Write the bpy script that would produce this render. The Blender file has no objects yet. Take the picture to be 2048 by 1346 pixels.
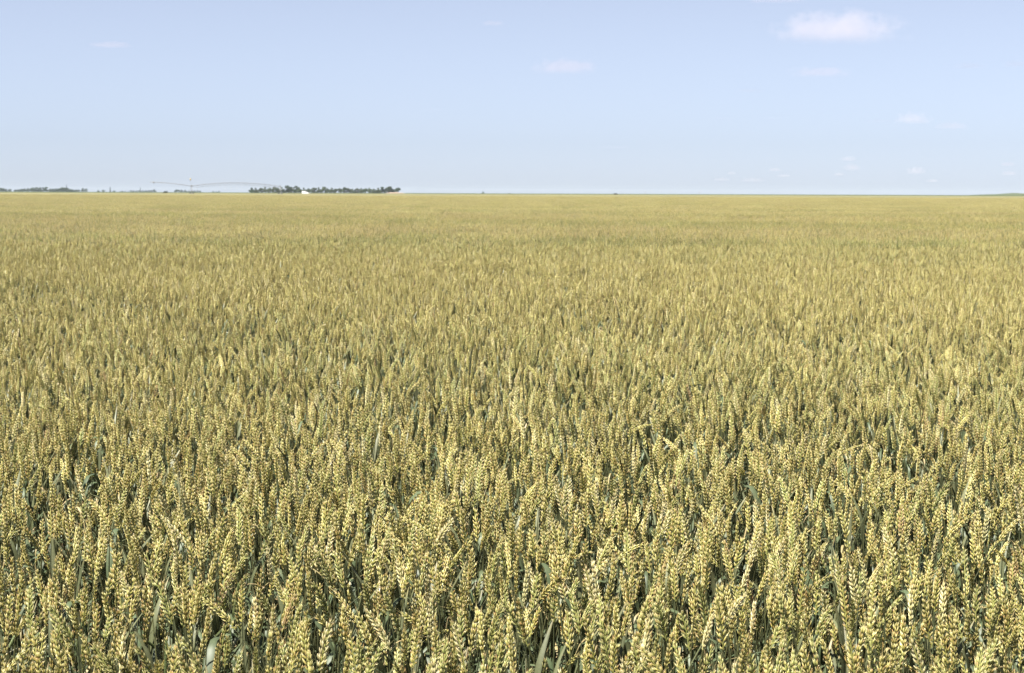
import bpy, math, random
import numpy as np
from mathutils import Matrix, Vector, Euler

scene = bpy.context.scene
COL = scene.collection
R = math.radians

# ------------------------------------------------------------------ camera
W_PX, H_PX = 2048.0, 1346.0
F_PX = 3229.0
CAM_Z = 1.60
cam_d = bpy.data.cameras.new('camera')
cam_d.sensor_width = 22.2
cam_d.lens = 35.0
cam_d.clip_start = 0.05
cam_d.clip_end = 200000.0
cam_d.dof.use_dof = True
cam_d.dof.focus_distance = 4.6
cam_d.dof.aperture_fstop = 9.0
cam = bpy.data.objects.new('camera', cam_d)
COL.objects.link(cam)
PITCH, ROLL = math.atan(286.5 / F_PX), R(0.215)
CAM_M = Matrix.Rotation(R(90) - PITCH, 3, 'X') @ Matrix.Rotation(ROLL, 3, 'Z')
cam.matrix_world = Matrix.Translation((0, 0, CAM_Z)) @ CAM_M.to_4x4()
scene.camera = cam

def ray(px, py):
    """world direction through a point of the photograph, y component = 1"""
    d = CAM_M @ Vector(((px - W_PX / 2) / F_PX, (H_PX / 2 - py) / F_PX, -1.0))
    return d / d.y

def at(px, py, dist):
    d = ray(px, py) * dist
    return Vector((d.x, d.y, d.z + CAM_Z))

# ------------------------------------------------------------------ sky, sun, exposure
SUN_EL, SUN_AZ = 62.0, 229.0          # azimuth clockwise from +Y: behind the camera, to the left
world = bpy.data.worlds.new('World')
scene.world = world
world.use_nodes = True
wn = world.node_tree.nodes
wl = world.node_tree.links
bg = wn['Background']
sky = wn.new('ShaderNodeTexSky')
sky.sky_type = 'NISHITA'
sky.sun_disc = False
sky.sun_elevation = R(SUN_EL)
sky.sun_rotation = R(SUN_AZ)
sky.altitude = 300
sky.air_density = 0.8
sky.dust_density = 0.42
sky.ozone_density = 3.0
# the whole sky is paled alike: thin summer haze and the camera's white balance
pale = wn.new('ShaderNodeHueSaturation')
pale.inputs['Saturation'].default_value = 0.32
wb = wn.new('ShaderNodeMix')
wb.data_type = 'RGBA'
wb.blend_type = 'MULTIPLY'
wb.inputs[0].default_value = 1.0
wb.inputs[7].default_value = (0.70, 0.765, 0.915, 1)
wl.new(sky.outputs[0], pale.inputs['Color'])
wl.new(pale.outputs[0], wb.inputs[6])
wl.new(wb.outputs[2], bg.inputs[0])
bg.inputs[1].default_value = 0.0512
sd = bpy.data.lights.new('sun', 'SUN')
sd.energy = 5.0
sd.angle = R(0.53)
sd.color = (1.0, 0.955, 0.88)
sun = bpy.data.objects.new('sun', sd)
COL.objects.link(sun)
az, el = R(SUN_AZ), R(SUN_EL)
to_sun = Vector((math.sin(az) * math.cos(el), math.cos(az) * math.cos(el), math.sin(el)))
sun.rotation_euler = to_sun.to_track_quat('Z', 'Y').to_euler()
vs = scene.view_settings
vs.view_transform = 'Standard'
vs.look = 'None'
vs.gamma = 1.0
vs.exposure = 1.62
vs.use_curve_mapping = False
cy = scene.cycles
cy.max_bounces = 8
cy.diffuse_bounces = 1
cy.glossy_bounces = 2
cy.transmission_bounces = 3
cy.volume_bounces = 5
cy.transparent_max_bounces = 8
cy.use_denoising = True
cy.caustics_reflective = False
cy.caustics_refractive = False

# ------------------------------------------------------------------ helpers
class MB:
    """collects vertices, faces, material slots and vertex colours for one mesh"""
    def __init__(s):
        s.v, s.f, s.m, s.c, s.n = [], [], [], [], 0
    def add(s, v, f, mat=0, col=(1, 1, 1)):
        v = np.asarray(v, float)
        c = np.asarray(col, float)
        if c.ndim == 1:
            c = np.tile(c, (len(v), 1))
        s.v.append(v)
        s.c.append(c)
        n = s.n
        s.f += [tuple(i + n for i in q) for q in f]
        s.m += [mat] * len(f)
        s.n += len(v)
        return s
    def mesh(s, name, mats, smooth=True):
        me = bpy.data.meshes.new(name)
        v = np.concatenate(s.v)
        me.from_pydata(v.tolist(), [], s.f)
        for m in mats:
            me.materials.append(m)
        me.polygons.foreach_set('material_index', s.m)
        me.polygons.foreach_set('use_smooth', [smooth] * len(s.f))
        a = me.attributes.new('tint', 'FLOAT_COLOR', 'POINT')
        c = np.ones((s.n, 4), np.float32)
        c[:, :3] = np.concatenate(s.c)
        a.data.foreach_set('color', c.ravel())
        me.update()
        return me

def box(mb, c, s, mat=0, col=(1, 1, 1), M=None):
    x, y, z = np.asarray(s, float) / 2
    v = np.array([(i * x, j * y, k * z) for i in (-1, 1) for j in (-1, 1) for k in (-1, 1)])
    if M is not None:
        v = v @ np.array(M.to_3x3()).T
    v = v + np.asarray(c, float)
    mb.add(v, [(0, 1, 3, 2), (4, 6, 7, 5), (0, 4, 5, 1), (2, 3, 7, 6), (0, 2, 6, 4), (1, 5, 7, 3)], mat, col)

def tube(mb, pts, rad, sides=6, mat=0, col=(1, 1, 1), caps=True):
    pts = np.asarray(pts, float)
    n = len(pts)
    rad = np.broadcast_to(np.asarray(rad, float), (n,))
    tang = np.gradient(pts, axis=0)
    tang /= np.linalg.norm(tang, axis=1)[:, None] + 1e-12
    up = np.array([0, 0, 1.0]) if abs(tang[0][2]) < 0.9 else np.array([0, 1.0, 0])
    a = np.arange(sides) * 2 * math.pi / sides
    V = []
    for p, t, r in zip(pts, tang, rad):
        u = np.cross(up, t)
        u /= np.linalg.norm(u) + 1e-12
        w = np.cross(t, u)
        V.append(p + r * (np.cos(a)[:, None] * u + np.sin(a)[:, None] * w))
    F = []
    for i in range(n - 1):
        for k in range(sides):
            k2 = (k + 1) % sides
            F.append((i * sides + k, i * sides + k2, (i + 1) * sides + k2, (i + 1) * sides + k))
    if caps:
        F.append(tuple(range(sides))[::-1])
        F.append(tuple((n - 1) * sides + k for k in range(sides)))
    mb.add(np.concatenate(V), F, mat, col)

def link(name, data=None, parent=None, **props):
    o = bpy.data.objects.new(name, data)
    COL.objects.link(o)
    if parent is not None:
        o.parent = parent
    for k, val in props.items():
        o[k] = val
    return o

def copy_tree(o, parent=None):
    c = o.copy()
    COL.objects.link(c)
    c.parent = parent
    for ch in o.children:
        copy_tree(ch, c)
    return c

# ------------------------------------------------------------------ materials
def new_mat(name):
    m = bpy.data.materials.new(name)
    m.use_nodes = True
    nt = m.node_tree
    return m, nt, nt.nodes, nt.links, nt.nodes['Principled BSDF']

def tint_mat(name, rough, spec, translucent=0.0, hue=0.0, val=0.0, grain=0.0):
    """colour from the mesh's own tint, varied from piece to piece"""
    m, nt, nn, ll, bs = new_mat(name)
    at_ = nn.new('ShaderNodeAttribute')
    at_.attribute_name = 'tint'
    oi = nn.new('ShaderNodeObjectInfo')
    hs = nn.new('ShaderNodeHueSaturation')
    m1 = nn.new('ShaderNodeMapRange')
    m1.inputs[3].default_value = 0.5 - hue
    m1.inputs[4].default_value = 0.5 + hue
    ll.new(oi.outputs['Random'], m1.inputs[0])
    mul = nn.new('ShaderNodeMath'); mul.operation = 'MULTIPLY'; mul.inputs[1].default_value = 7.31
    fr = nn.new('ShaderNodeMath'); fr.operation = 'FRACT'
    m2 = nn.new('ShaderNodeMapRange')
    m2.inputs[3].default_value = 1 - val
    m2.inputs[4].default_value = 1 + val
    ll.new(oi.outputs['Random'], mul.inputs[0])
    ll.new(mul.outputs[0], fr.inputs[0])
    ll.new(fr.outputs[0], m2.inputs[0])
    ll.new(m1.outputs[0], hs.inputs['Hue'])
    ll.new(m2.outputs[0], hs.inputs['Value'])
    if grain:                                  # fine blotches and relief of the husk
        tc = nn.new('ShaderNodeTexCoord')
        no = nn.new('ShaderNodeTexNoise')
        no.inputs['Scale'].default_value = grain
        no.inputs['Detail'].default_value = 2.0
        ll.new(tc.outputs['Object'], no.inputs['Vector'])
        mg = nn.new('ShaderNodeMapRange')
        mg.inputs[1].default_value = 0.3
        mg.inputs[2].default_value = 0.7
        mg.inputs[3].default_value = 0.86
        mg.inputs[4].default_value = 1.12
        ll.new(no.outputs['Fac'], mg.inputs[0])
        vm = nn.new('ShaderNodeVectorMath'); vm.operation = 'SCALE'
        ll.new(at_.outputs['Color'], vm.inputs[0])
        ll.new(mg.outputs[0], vm.inputs['Scale'])
        ll.new(vm.outputs[0], hs.inputs['Color'])
    else:
        ll.new(at_.outputs['Color'], hs.inputs['Color'])
    ll.new(hs.outputs[0], bs.inputs['Base Color'])
    bs.inputs['Roughness'].default_value = rough
    bs.inputs['Specular IOR Level'].default_value = spec
    if translucent:
        tr = nn.new('ShaderNodeBsdfTranslucent')
        mx = nn.new('ShaderNodeMixShader')
        mx.inputs[0].default_value = translucent
        ll.new(hs.outputs[0], tr.inputs[0])
        ll.new(bs.outputs[0], mx.inputs[1])
        ll.new(tr.outputs[0], mx.inputs[2])
        ll.new(mx.outputs[0], nn['Material Output'].inputs[0])
    return m

M_EAR = tint_mat('wheat_ear', 0.32, 0.55, 0.05, hue=0.007, val=0.16, grain=900.0)
M_GREEN = tint_mat('wheat_green', 0.5, 0.34, 0.10, hue=0.012, val=0.18, grain=260.0)
M_TREE = tint_mat('tree_foliage', 0.7, 0.2, 0.25, hue=0.02, val=0.2)

def noise_mat(name, c1, c2, scale, rough=0.9, bump=0.0, detail=6):
    m, nt, nn, ll, bs = new_mat(name)
    tc = nn.new('ShaderNodeTexCoord')
    no = nn.new('ShaderNodeTexNoise')
    no.inputs['Scale'].default_value = scale
    no.inputs['Detail'].default_value = detail
    ll.new(tc.outputs['Object'], no.inputs['Vector'])
    cr = nn.new('ShaderNodeValToRGB')
    cr.color_ramp.elements[0].position = 0.3
    cr.color_ramp.elements[1].position = 0.7
    cr.color_ramp.elements[0].color = (*c1, 1)
    cr.color_ramp.elements[1].color = (*c2, 1)
    ll.new(no.outputs['Fac'], cr.inputs[0])
    ll.new(cr.outputs[0], bs.inputs['Base Color'])
    bs.inputs['Roughness'].default_value = rough
    bs.inputs['Specular IOR Level'].default_value = 0.2
    if bump:
        bp = nn.new('ShaderNodeBump')
        bp.inputs['Strength'].default_value = bump
        ll.new(no.outputs['Fac'], bp.inputs['Height'])
        ll.new(bp.outputs[0], bs.inputs['Normal'])
    return m

M_SOIL = noise_mat('soil', (0.035, 0.026, 0.017), (0.07, 0.052, 0.034), 6.0, 0.95, 0.6)
M_CROP = noise_mat('green_crop', (0.04, 0.058, 0.022), (0.062, 0.075, 0.032), 0.02, 0.95)
M_BARK = noise_mat('bark', (0.07, 0.052, 0.04), (0.14, 0.11, 0.085), 3.0, 0.9, 0.5)
M_GALV = noise_mat('galvanised_steel', (0.17, 0.175, 0.185), (0.22, 0.225, 0.235), 2.0, 0.5)
M_WHITE = noise_mat('white_paint', (0.74, 0.74, 0.73), (0.82, 0.82, 0.81), 1.0, 0.35)
M_RUBBER = noise_mat('rubber', (0.02, 0.02, 0.02), (0.04, 0.04, 0.04), 5.0, 0.8)
M_GLASSD = noise_mat('window_glass', (0.02, 0.025, 0.03), (0.03, 0.035, 0.04), 1.0, 0.1)
M_YELLOW = noise_mat('pale_yellow_paint', (0.33, 0.27, 0.14), (0.38, 0.31, 0.17), 1.0, 0.5)
M_WOOD = noise_mat('weathered_wood', (0.16, 0.13, 0.10), (0.26, 0.22, 0.18), 4.0, 0.9)
M_PALEPOLE = noise_mat('pale_concrete', (0.34, 0.34, 0.32), (0.42, 0.42, 0.40), 4.0, 0.9)
M_REDEARTH = noise_mat('red_earth', (0.20, 0.15, 0.115), (0.26, 0.20, 0.15), 0.3, 0.95)

# ------------------------------------------------------------------ ground
def disc(name, rad, z, mat, n=96, hole=None):
    mb = MB()
    a = np.arange(n) * 2 * math.pi / n
    mb.add(np.c_[rad * np.cos(a), rad * np.sin(a), np.full(n, z)], [tuple(range(n))])
    return link(name, mb.mesh(name, [mat], False), kind='structure')

disc('ground', 6000.0, 0.0, M_SOIL)

WHEAT_END = 1180.0
# a green crop on the land beyond the wheat
mb = MB()
nx, ny = 60, 40
xs = np.linspace(-3600, 3600, nx)
ys = np.concatenate([[WHEAT_END + 25], np.linspace(WHEAT_END + 26, 5400, ny - 1)])
rng = np.random.default_rng(5)
g = np.array([(x, y, (0.02 if j == 0 else 0.95 + 0.12 * rng.random())) for j, y in enumerate(ys) for x in xs])
F = [(j * nx + i, j * nx + i + 1, (j + 1) * nx + i + 1, (j + 1) * nx + i) for j in range(ny - 1) for i in range(nx - 1)]
mb.add(g, F)
link('far_field', mb.mesh('far_field', [M_CROP]), kind='structure')

# low green hill at the right end of the horizon
mb = MB()
HD = 2600.0
hc = at(2026, 391, HD)
n1, n2 = 48, 14
rr = np.random.default_rng(8)
V = []
for j in range(n2):
    for i in range(n1):
        u, v = i / (n1 - 1) * 2 - 1, j / (n2 - 1) * 2 - 1
        h = 3.8 * max(0, 1 - abs(u) ** 1.2) ** 1.5 * max(0, 1 - v * v) * (1 + 0.12 * math.sin(9 * u + 1))
        V.append((hc.x + u * 85, HD + v * 60, 0.9 + h))
F = [(j * n1 + i, j * n1 + i + 1, (j + 1) * n1 + i + 1, (j + 1) * n1 + i) for j in range(n2 - 1) for i in range(n1 - 1)]
mb.add(V, F)
link('hill', mb.mesh('hill', [M_CROP]), kind='structure')

# ------------------------------------------------------------------ wheat: spikelets
def spikelet_arrays(rng, look):
    """three plump pointed florets fanned across y, pointing up z, outward +x; about 11 mm long"""
    mb = MB()
    S = 6
    a = np.arange(S) * 2 * math.pi / S
    for k, (oy, fan, out, ln, r) in enumerate([(-0.0018, -0.20, 0.05, 0.0130, 0.0017), (0.0018, 0.20, 0.05, 0.0130, 0.0017), (0.0, 0.0, 0.22, 0.0140, 0.00175)]):
        ln *= rng.uniform(0.92, 1.1)
        r *= rng.uniform(0.9, 1.12)
        t = np.array([0.0, 0.17, 0.40, 0.70, 1.0])
        pr = np.array([0.40, 0.90, 1.0, 0.60, 0.05])
        V, C = [], []
        warm = rng.uniform(0, 1)
        green = np.array((0.165, 0.165, 0.034)); straw = np.array((0.515, 0.443, 0.128))
        tip = np.array((0.68, 0.58, 0.265))
        if look == 'rusty':
            green, straw, tip = np.array((0.28, 0.22, 0.08)), np.array((0.42, 0.30, 0.13)), np.array((0.36, 0.22, 0.10))
        elif look == 'pale':
            green, straw, tip = np.array((0.35, 0.32, 0.12)), np.array((0.60, 0.52, 0.25)), np.array((0.70, 0.62, 0.36))
        elif look == 'green':
            green, straw, tip = np.array((0.13, 0.16, 0.04)), np.array((0.36, 0.35, 0.11)), np.array((0.53, 0.48, 0.21))
        if look != 'rusty' and rng.random() < 0.14:
            tip = np.array((0.42, 0.25, 0.10))
        body = green * (1 - 0.85 * warm) + straw * 0.85 * warm
        for ti, p in zip(t, pr):
            ring = np.c_[r * p * np.cos(a) * 1.05, r * p * np.sin(a), np.full(S, ti * ln)]
            ring[:, 0] += 0.0009 * math.sin(ti * 2.6)          # belly
            V.append(ring)
            w = max(0, ti - 0.35) / 0.65
            c = green * 0.8 if ti == 0 else body * (1 - w) + tip * w
            C.append(np.tile(c * rng.uniform(0.92, 1.06), (S, 1)))
        V = np.concatenate(V)
        cf, sf = math.cos(fan), math.sin(fan)
        y = V[:, 1] * cf + V[:, 2] * sf
        z = -V[:, 1] * sf + V[:, 2] * cf
        co, so = math.cos(out), math.sin(out)
        x2 = V[:, 0] * co + z * so
        z2 = -V[:, 0] * so + z * co
        V = np.c_[x2 + (0.0014 if k == 2 else 0.0), y + oy, z2 + (0.001 if k == 2 else 0)]
        F = [(i * S + q, i * S + (q + 1) % S, (i + 1) * S + (q + 1) % S, (i + 1) * S + q) for i in range(4) for q in range(S)]
        F.append(tuple(4 * S + q for q in range(S)))
        mb.add(V, F, 0, np.concatenate(C))
        # short awn point
        if rng.random() < 0.55:
            b = V[4 * S:5 * S].mean(0)
            d = b - V[2 * S:3 * S].mean(0)
            d /= np.linalg.norm(d)
            d = d + rng.normal(0, 0.12, 3)
            L = rng.uniform(0.002, 0.0055)
            s_ = np.array([0.00028, 0.00028, 0])
            s2 = np.array([0.00028, -0.00028, 0])
            mb.add([b - s_, b + s_, b + d * L], [(0, 1, 2)], 0, tip)
            mb.add([b - s2, b + s2, b + d * L], [(0, 1, 2)], 0, tip)
    return mb

LOOKS = ('gold', 'rusty', 'pale', 'green')
srng = np.random.default_rng(11)
SPIKE = {lk: [spikelet_arrays(srng, lk) for _ in range(12)] for lk in LOOKS}
SPIKE_ME = {lk: [s.mesh('spikelet', [M_EAR]) for s in SPIKE[lk]] for lk in LOOKS}
SPIKE_NP = {lk: [(np.concatenate(s.v), s.f, np.concatenate(s.c)) for s in SPIKE[lk]] for lk in LOOKS}

# ------------------------------------------------------------------ wheat: one stalk
STEM_C = np.array((0.052, 0.062, 0.030))
LEAF_C = np.array((0.064, 0.083, 0.040))
DRY_C = np.array((0.27, 0.21, 0.10))

def leaf_arrays(rng, base, azim, length, width, rise, droop, dry=0.0, segs=10):
    """arching blade: leaves the stem at an angle and bends over"""
    mb = MB()
    th = rise
    p = np.array(base, float)
    dirh = np.array((math.cos(azim), math.sin(azim), 0.0))
    side0 = np.array((-math.sin(azim), math.cos(azim), 0.0))
    tw = rng.uniform(-1.3, 1.3)
    V, C = [], []
    ds = length / segs
    kink = rng.uniform(0.25, 0.6)
    for i in range(segs + 1):
        t = i / segs
        tang = dirh * math.sin(th) + np.array((0, 0, math.cos(th)))
        nrm = np.cross(tang, side0)
        a = tw * t * t
        side = side0 * math.cos(a) + nrm * math.sin(a)
        up = np.cross(side, tang)
        w = width * 0.5 * min(1.0, 0.45 + 2.4 * t) * (1 - max(0, t - 0.35) / 0.65) ** 0.75 + 0.0003
        fold = 0.22 * w
        V += [p - side * w + up * fold, p, p + side * w + up * fold]
        d = min(1.0, max(0.0, dry) + (max(0, t - 0.8) * 2.5 if dry > -0.5 else 0))
        c = LEAF_C * (1 - d) + DRY_C * d
        C += [c * 0.97, c * 1.18, c * 1.0]
        p = p + tang * ds
        bend = droop * (0.35 + 2.6 * math.exp(-((t - kink) / 0.14) ** 2)) / segs
        th = min(th + bend, 2.95)
        side0 = side0 + dirh * rng.normal(0, 0.03)
        side0 /= np.linalg.norm(side0)
    F = []
    for i in range(segs):
        F += [(3 * i, 3 * i + 1, 3 * i + 4, 3 * i + 3), (3 * i + 1, 3 * i + 2, 3 * i + 5, 3 * i + 4)]
    mb.add(V, F, 1, np.array(C))
    return mb

def make_stalk(seed, nod, look, big_leaf=False, length=0.69, nspk=None):
    rng = np.random.default_rng(seed)
    lean = R(rng.uniform(0, 5))
    n = 16
    pts, th = [np.zeros(3)], []
    p = np.zeros(3)
    for i in range(n):
        s = (i + 0.5) / n
        u = min(1, max(0, (s - 0.72) / 0.28))
        t = lean * (0.3 + 0.7 * s) + nod * 0.8 * u * u * (3 - 2 * u)
        th.append(t)
        p = p + np.array((math.sin(t), 0, math.cos(t))) * (length / n)
        pts.append(p)
    stem = MB()
    rad = np.interp(np.arange(n + 1) / n, [0, 0.8, 1], [0.0021, 0.0015, 0.0011])
    tube(stem, pts, rad, 5, 1, STEM_C * rng.uniform(0.9, 1.15) + np.array((0.03, 0.02, 0)) * rng.random(), caps=False)
    # ear: rachis with two ranks of spikelets
    nspk = nspk or int(rng.integers(13, 20))
    pitch = rng.uniform(0.0042, 0.0052)
    phi = rng.uniform(0, math.pi)
    t0 = th[-1]
    bend = nod * 0.35 + R(rng.uniform(-3, 8))
    rp = [p.copy()]
    spk = []
    sc0 = rng.uniform(0.74, 0.92)
    for k in range(nspk):
        u = k / nspk
        t = t0 + bend * u
        T = Vector((math.sin(t), 0, math.cos(t)))
        N = Vector((math.cos(t), 0, -math.sin(t)))
        B = Vector((0, 1, 0))
        sgn = 1 if k % 2 == 0 else -1
        ph = phi + rng.normal(0, 0.2)
        outv = (N * math.cos(ph) + B * math.sin(ph)) * sgn
        sidev = T.cross(outv)
        flare = R(rng.uniform(8, 24)) * (1 - 0.45 * u)
        if k == nspk - 1:
            flare = 0
        Z = (T * math.cos(flare) + outv * math.sin(flare)).normalized()
        X = (outv * math.cos(flare) - T * math.sin(flare)).normalized()
        Y = Z.cross(X)
        sc = sc0 * min(1.0, 0.62 + 2.2 * u) * (1.0 - 0.32 * max(0, u - 0.55) / 0.45) * rng.uniform(0.86, 1.12)
        o = Vector(p) + outv * 0.0013 * (0 if k == nspk - 1 else 1)
        M = Matrix.Translation(o) @ Matrix((X, Y, Z)).transposed().to_4x4() @ Matrix.Scale(sc, 4)
        if k > 1 and k < nspk - 2 and rng.random() < 0.035:
            pass                               # a spikelet lost
        else:
            spk.append((int(rng.integers(0, 12)), M))
        p = p + np.array(T) * pitch
        rp.append(p.copy())
    rach = MB()
    tube(rach, rp, 0.0011, 5, 0, (0.30, 0.30, 0.09), caps=False)
    for k in range(int(rng.integers(3, 8))):       # short awns towards the tip
        b = rp[-1 - int(rng.integers(0, 4))]
        dv = np.array(T) + rng.normal(0, 0.22, 3)
        dv /= np.linalg.norm(dv)
        e_ = b + dv * rng.uniform(0.012, 0.024)
        w_ = np.cross(dv, rng.normal(0, 1, 3)); w_ *= 0.00045 / np.linalg.norm(w_)
        rach.add([b - w_, b + w_, e_], [(0, 1, 2)], 0, (0.46, 0.37, 0.16))
    # leaves
    leaves = []
    def stem_at(z):
        i = min(n - 1, int(z / length * n))
        return pts[i]
    a0 = rng.uniform(0, 2 * math.pi)
    specs = [(rng.uniform(0.46, 0.60), 0.16, 0.0125, R(rng.uniform(12, 40)), R(rng.uniform(100, 190)), 0.0),
             (rng.uniform(0.34, 0.46), 0.20, 0.012, R(rng.uniform(20, 45)), R(rng.uniform(80, 150)), 0.0),
             (rng.uniform(0.15, 0.28), 0.18, 0.010, R(rng.uniform(30, 60)), R(rng.uniform(70, 140)), 0.75)]
    q_ = rng.random()
    if q_ < 0.3:
        specs[0] = (0.58, 0.15, 0.012, R(rng.uniform(5, 15)), R(rng.uniform(10, 60)), 0.15)
    elif q_ < 0.5:
        specs.append((rng.uniform(0.5, 0.62), 0.12, 0.005, R(rng.uniform(15, 50)), R(rng.uniform(90, 200)), 0.9))
    if big_leaf:
        specs[0] = (0.60, 0.21, 0.0185, R(8), R(165), -1.0)
    for k, (z, L, w, rise, droop, dry) in enumerate(specs):
        leaves.append(leaf_arrays(rng, stem_at(z * length / 0.69), a0 + k * 2.6 + rng.normal(0, 0.4), L * rng.uniform(0.8, 1.15), w * rng.uniform(0.85, 1.15), rise, droop, dry))
    return dict(stem=stem, rachis=rach, spk=spk, leaves=leaves, look=look, tip=Vector(p))

def ear_joined(st):
    mb = MB()
    for src in (st['rachis'],):
        mb.add(np.concatenate(src.v), src.f, 0, np.concatenate(src.c))
    for vi, M in st['spk']:
        v, f, c = SPIKE_NP[st['look']][vi]
        A = np.array(M)
        mb.add(v @ A[:3, :3].T + A[:3, 3], f, 0, c)
    return mb

PLAN = []      # (nod in degrees, look, big_leaf, weight, kind)
rp_ = random.Random(3)
for i in range(22):
    PLAN.append((rp_.uniform(0, 14), 'gold', False, 3.5, 'upright'))
for i in range(8):
    PLAN.append((rp_.uniform(4, 26), 'green', False, 2.6, 'green'))
for i in range(8):
    PLAN.append((rp_.uniform(20, 46), 'gold', False, 1.6, 'leaning'))
for i in range(2):
    PLAN.append((rp_.uniform(62, 95), 'gold', False, 0.7, 'drooping'))
for i in range(2):
    PLAN.append((rp_.uniform(4, 20), 'rusty', False, 0.6, 'rusty'))
for i in range(5):
    PLAN.append((rp_.uniform(2, 30), 'pale', False, 1.6, 'pale'))
for i in range(2):
    PLAN.append((rp_.uniform(0, 14), 'gold', True, 1.8, 'leafy'))
STALKS = [make_stalk(100 + i, R(nod), lk, bl) for i, (nod, lk, bl, w, kd) in enumerate(PLAN)]
NST = len(STALKS)

proto = bpy.data.collections.new('wheat_kinds')       # only read by the crop's node tree
def add_proto(idx, me):
    o = bpy.data.objects.new('k%03d_wheat' % idx, me)
    proto.objects.link(o)

for i, st in enumerate(STALKS):
    st['stem_me'] = st['stem'].mesh('stem', [M_EAR, M_GREEN])
    st['leaf_me'] = [l.mesh('leaf', [M_EAR, M_GREEN]) for l in st['leaves']]
    st['rachis_me'] = st['rachis'].mesh('ear', [M_EAR, M_GREEN])
    ear = ear_joined(st)
    st['ear_me'] = ear.mesh('ear', [M_EAR, M_GREEN])
    full = MB()
    for part in [st['stem'], ear] + st['leaves']:
        for v, c in [(np.concatenate(part.v), np.concatenate(part.c))]:
            full.add(v, part.f, part.m[0], c)
    add_proto(i, full.mesh('wheat_stalk', [M_EAR, M_GREEN]))

# ------------------------------------------------------------------ wheat: coarser patches for the distance
def stalk_coarse(rng, level):
    """(verts, faces, mats, colours) of one stalk with a bumpy simplified ear"""
    mb = MB()
    L = 0.69
    nod = R(abs(rng.normal(0, 16)))
    azi = rng.uniform(0, 2 * math.pi)
    lean = R(rng.uniform(0, 6))
    ca, sa = math.cos(azi), math.sin(azi)
    def P(s):
        t = lean
        b = 0.5 * L if s > 0.5 else s * L
        x = math.sin(t) * s * L
        z = math.cos(t) * s * L
        if s > 0.85:
            x += (s - 0.85) * L * math.sin(nod) * 0.6
        return np.array((x * ca, x * sa, z))
    base, mid, top = P(0), P(0.5), P(1.0)
    tube(mb, [P(0.35), P(0.8), top], 0.0018, 3, 1, STEM_C * rng.uniform(0.85, 1.15), caps=False)
    d = np.array((math.sin(nod + lean) * ca, math.sin(nod + lean) * sa, math.cos(nod + lean)))
    look = rng.choice(4, p=[0.63, 0.06, 0.13, 0.18])
    bc = [np.array((0.45, 0.385, 0.13)), np.array((0.42, 0.31, 0.135)), np.array((0.60, 0.53, 0.26)), np.array((0.34, 0.335, 0.11))][look] * rng.uniform(0.70, 1.22) * np.array((0.985, 1.0, 0.84)) * (0.685 if level == 1 else 0.63)
    el_ = rng.uniform(0.065, 0.088)
    u = np.cross(d, rng.normal(0, 1, 3)); u /= np.linalg.norm(u)
    w = np.cross(d, u)
    ns = 17 if level == 1 else 8
    big = 1.0 if level == 1 else 1.55
    V, C, F = [], [], []
    for i in range(ns):
        t = i / ns
        sg = 1 if i % 2 else -1
        fl = R(rng.uniform(14, 24)) * (1 - 0.5 * t) if i < ns - 1 else 0.0
        ax = d * math.cos(fl) + u * sg * math.sin(fl)
        xo = u * sg * math.cos(fl) - d * math.sin(fl)
        sc = min(1.0, 0.65 + 2.2 * t) * (1 - 0.32 * max(0, t - 0.55) / 0.45)
        o_ = top + d * (t * el_ * 0.92) + u * sg * 0.0012
        rx_, rw_, ll_ = 0.0023 * sc * big ** 0.5, 0.0039 * sc, 0.0104 * sc * big
        m_ = o_ + ax * ll_ * 0.42
        k0 = len(V)
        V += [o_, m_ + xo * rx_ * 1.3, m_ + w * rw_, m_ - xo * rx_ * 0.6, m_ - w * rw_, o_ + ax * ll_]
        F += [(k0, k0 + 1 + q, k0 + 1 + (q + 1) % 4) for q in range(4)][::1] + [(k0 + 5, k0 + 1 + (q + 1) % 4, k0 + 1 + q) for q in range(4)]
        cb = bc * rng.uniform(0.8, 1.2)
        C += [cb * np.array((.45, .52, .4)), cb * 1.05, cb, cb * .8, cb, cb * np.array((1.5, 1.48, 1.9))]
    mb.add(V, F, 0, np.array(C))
    for k in range(2 if level == 1 else int(rng.random() < 0.4)):
        z0 = rng.uniform(0.34, 0.56)
        aa = rng.uniform(0, 2 * math.pi)
        dh = np.array((math.cos(aa), math.sin(aa), 0))
        sd_ = np.array((-math.sin(aa), math.cos(aa), 0)) * 0.006
        p0 = P(z0 / L)
        p1 = p0 + dh * 0.05 + np.array((0, 0, rng.uniform(0.02, 0.06)))
        p2 = p1 + dh * rng.uniform(0.03, 0.09) + np.array((0, 0, rng.uniform(-0.08, 0.0)))
        mb.add([p0 - sd_ * .6, p0 + sd_ * .6, p1 - sd_, p1 + sd_, p2], [(0, 1, 3, 2), (2, 3, 4)], 1, LEAF_C * rng.uniform(0.85, 1.3))
    return np.concatenate(mb.v), mb.f, mb.m, np.concatenate(mb.c)

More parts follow.
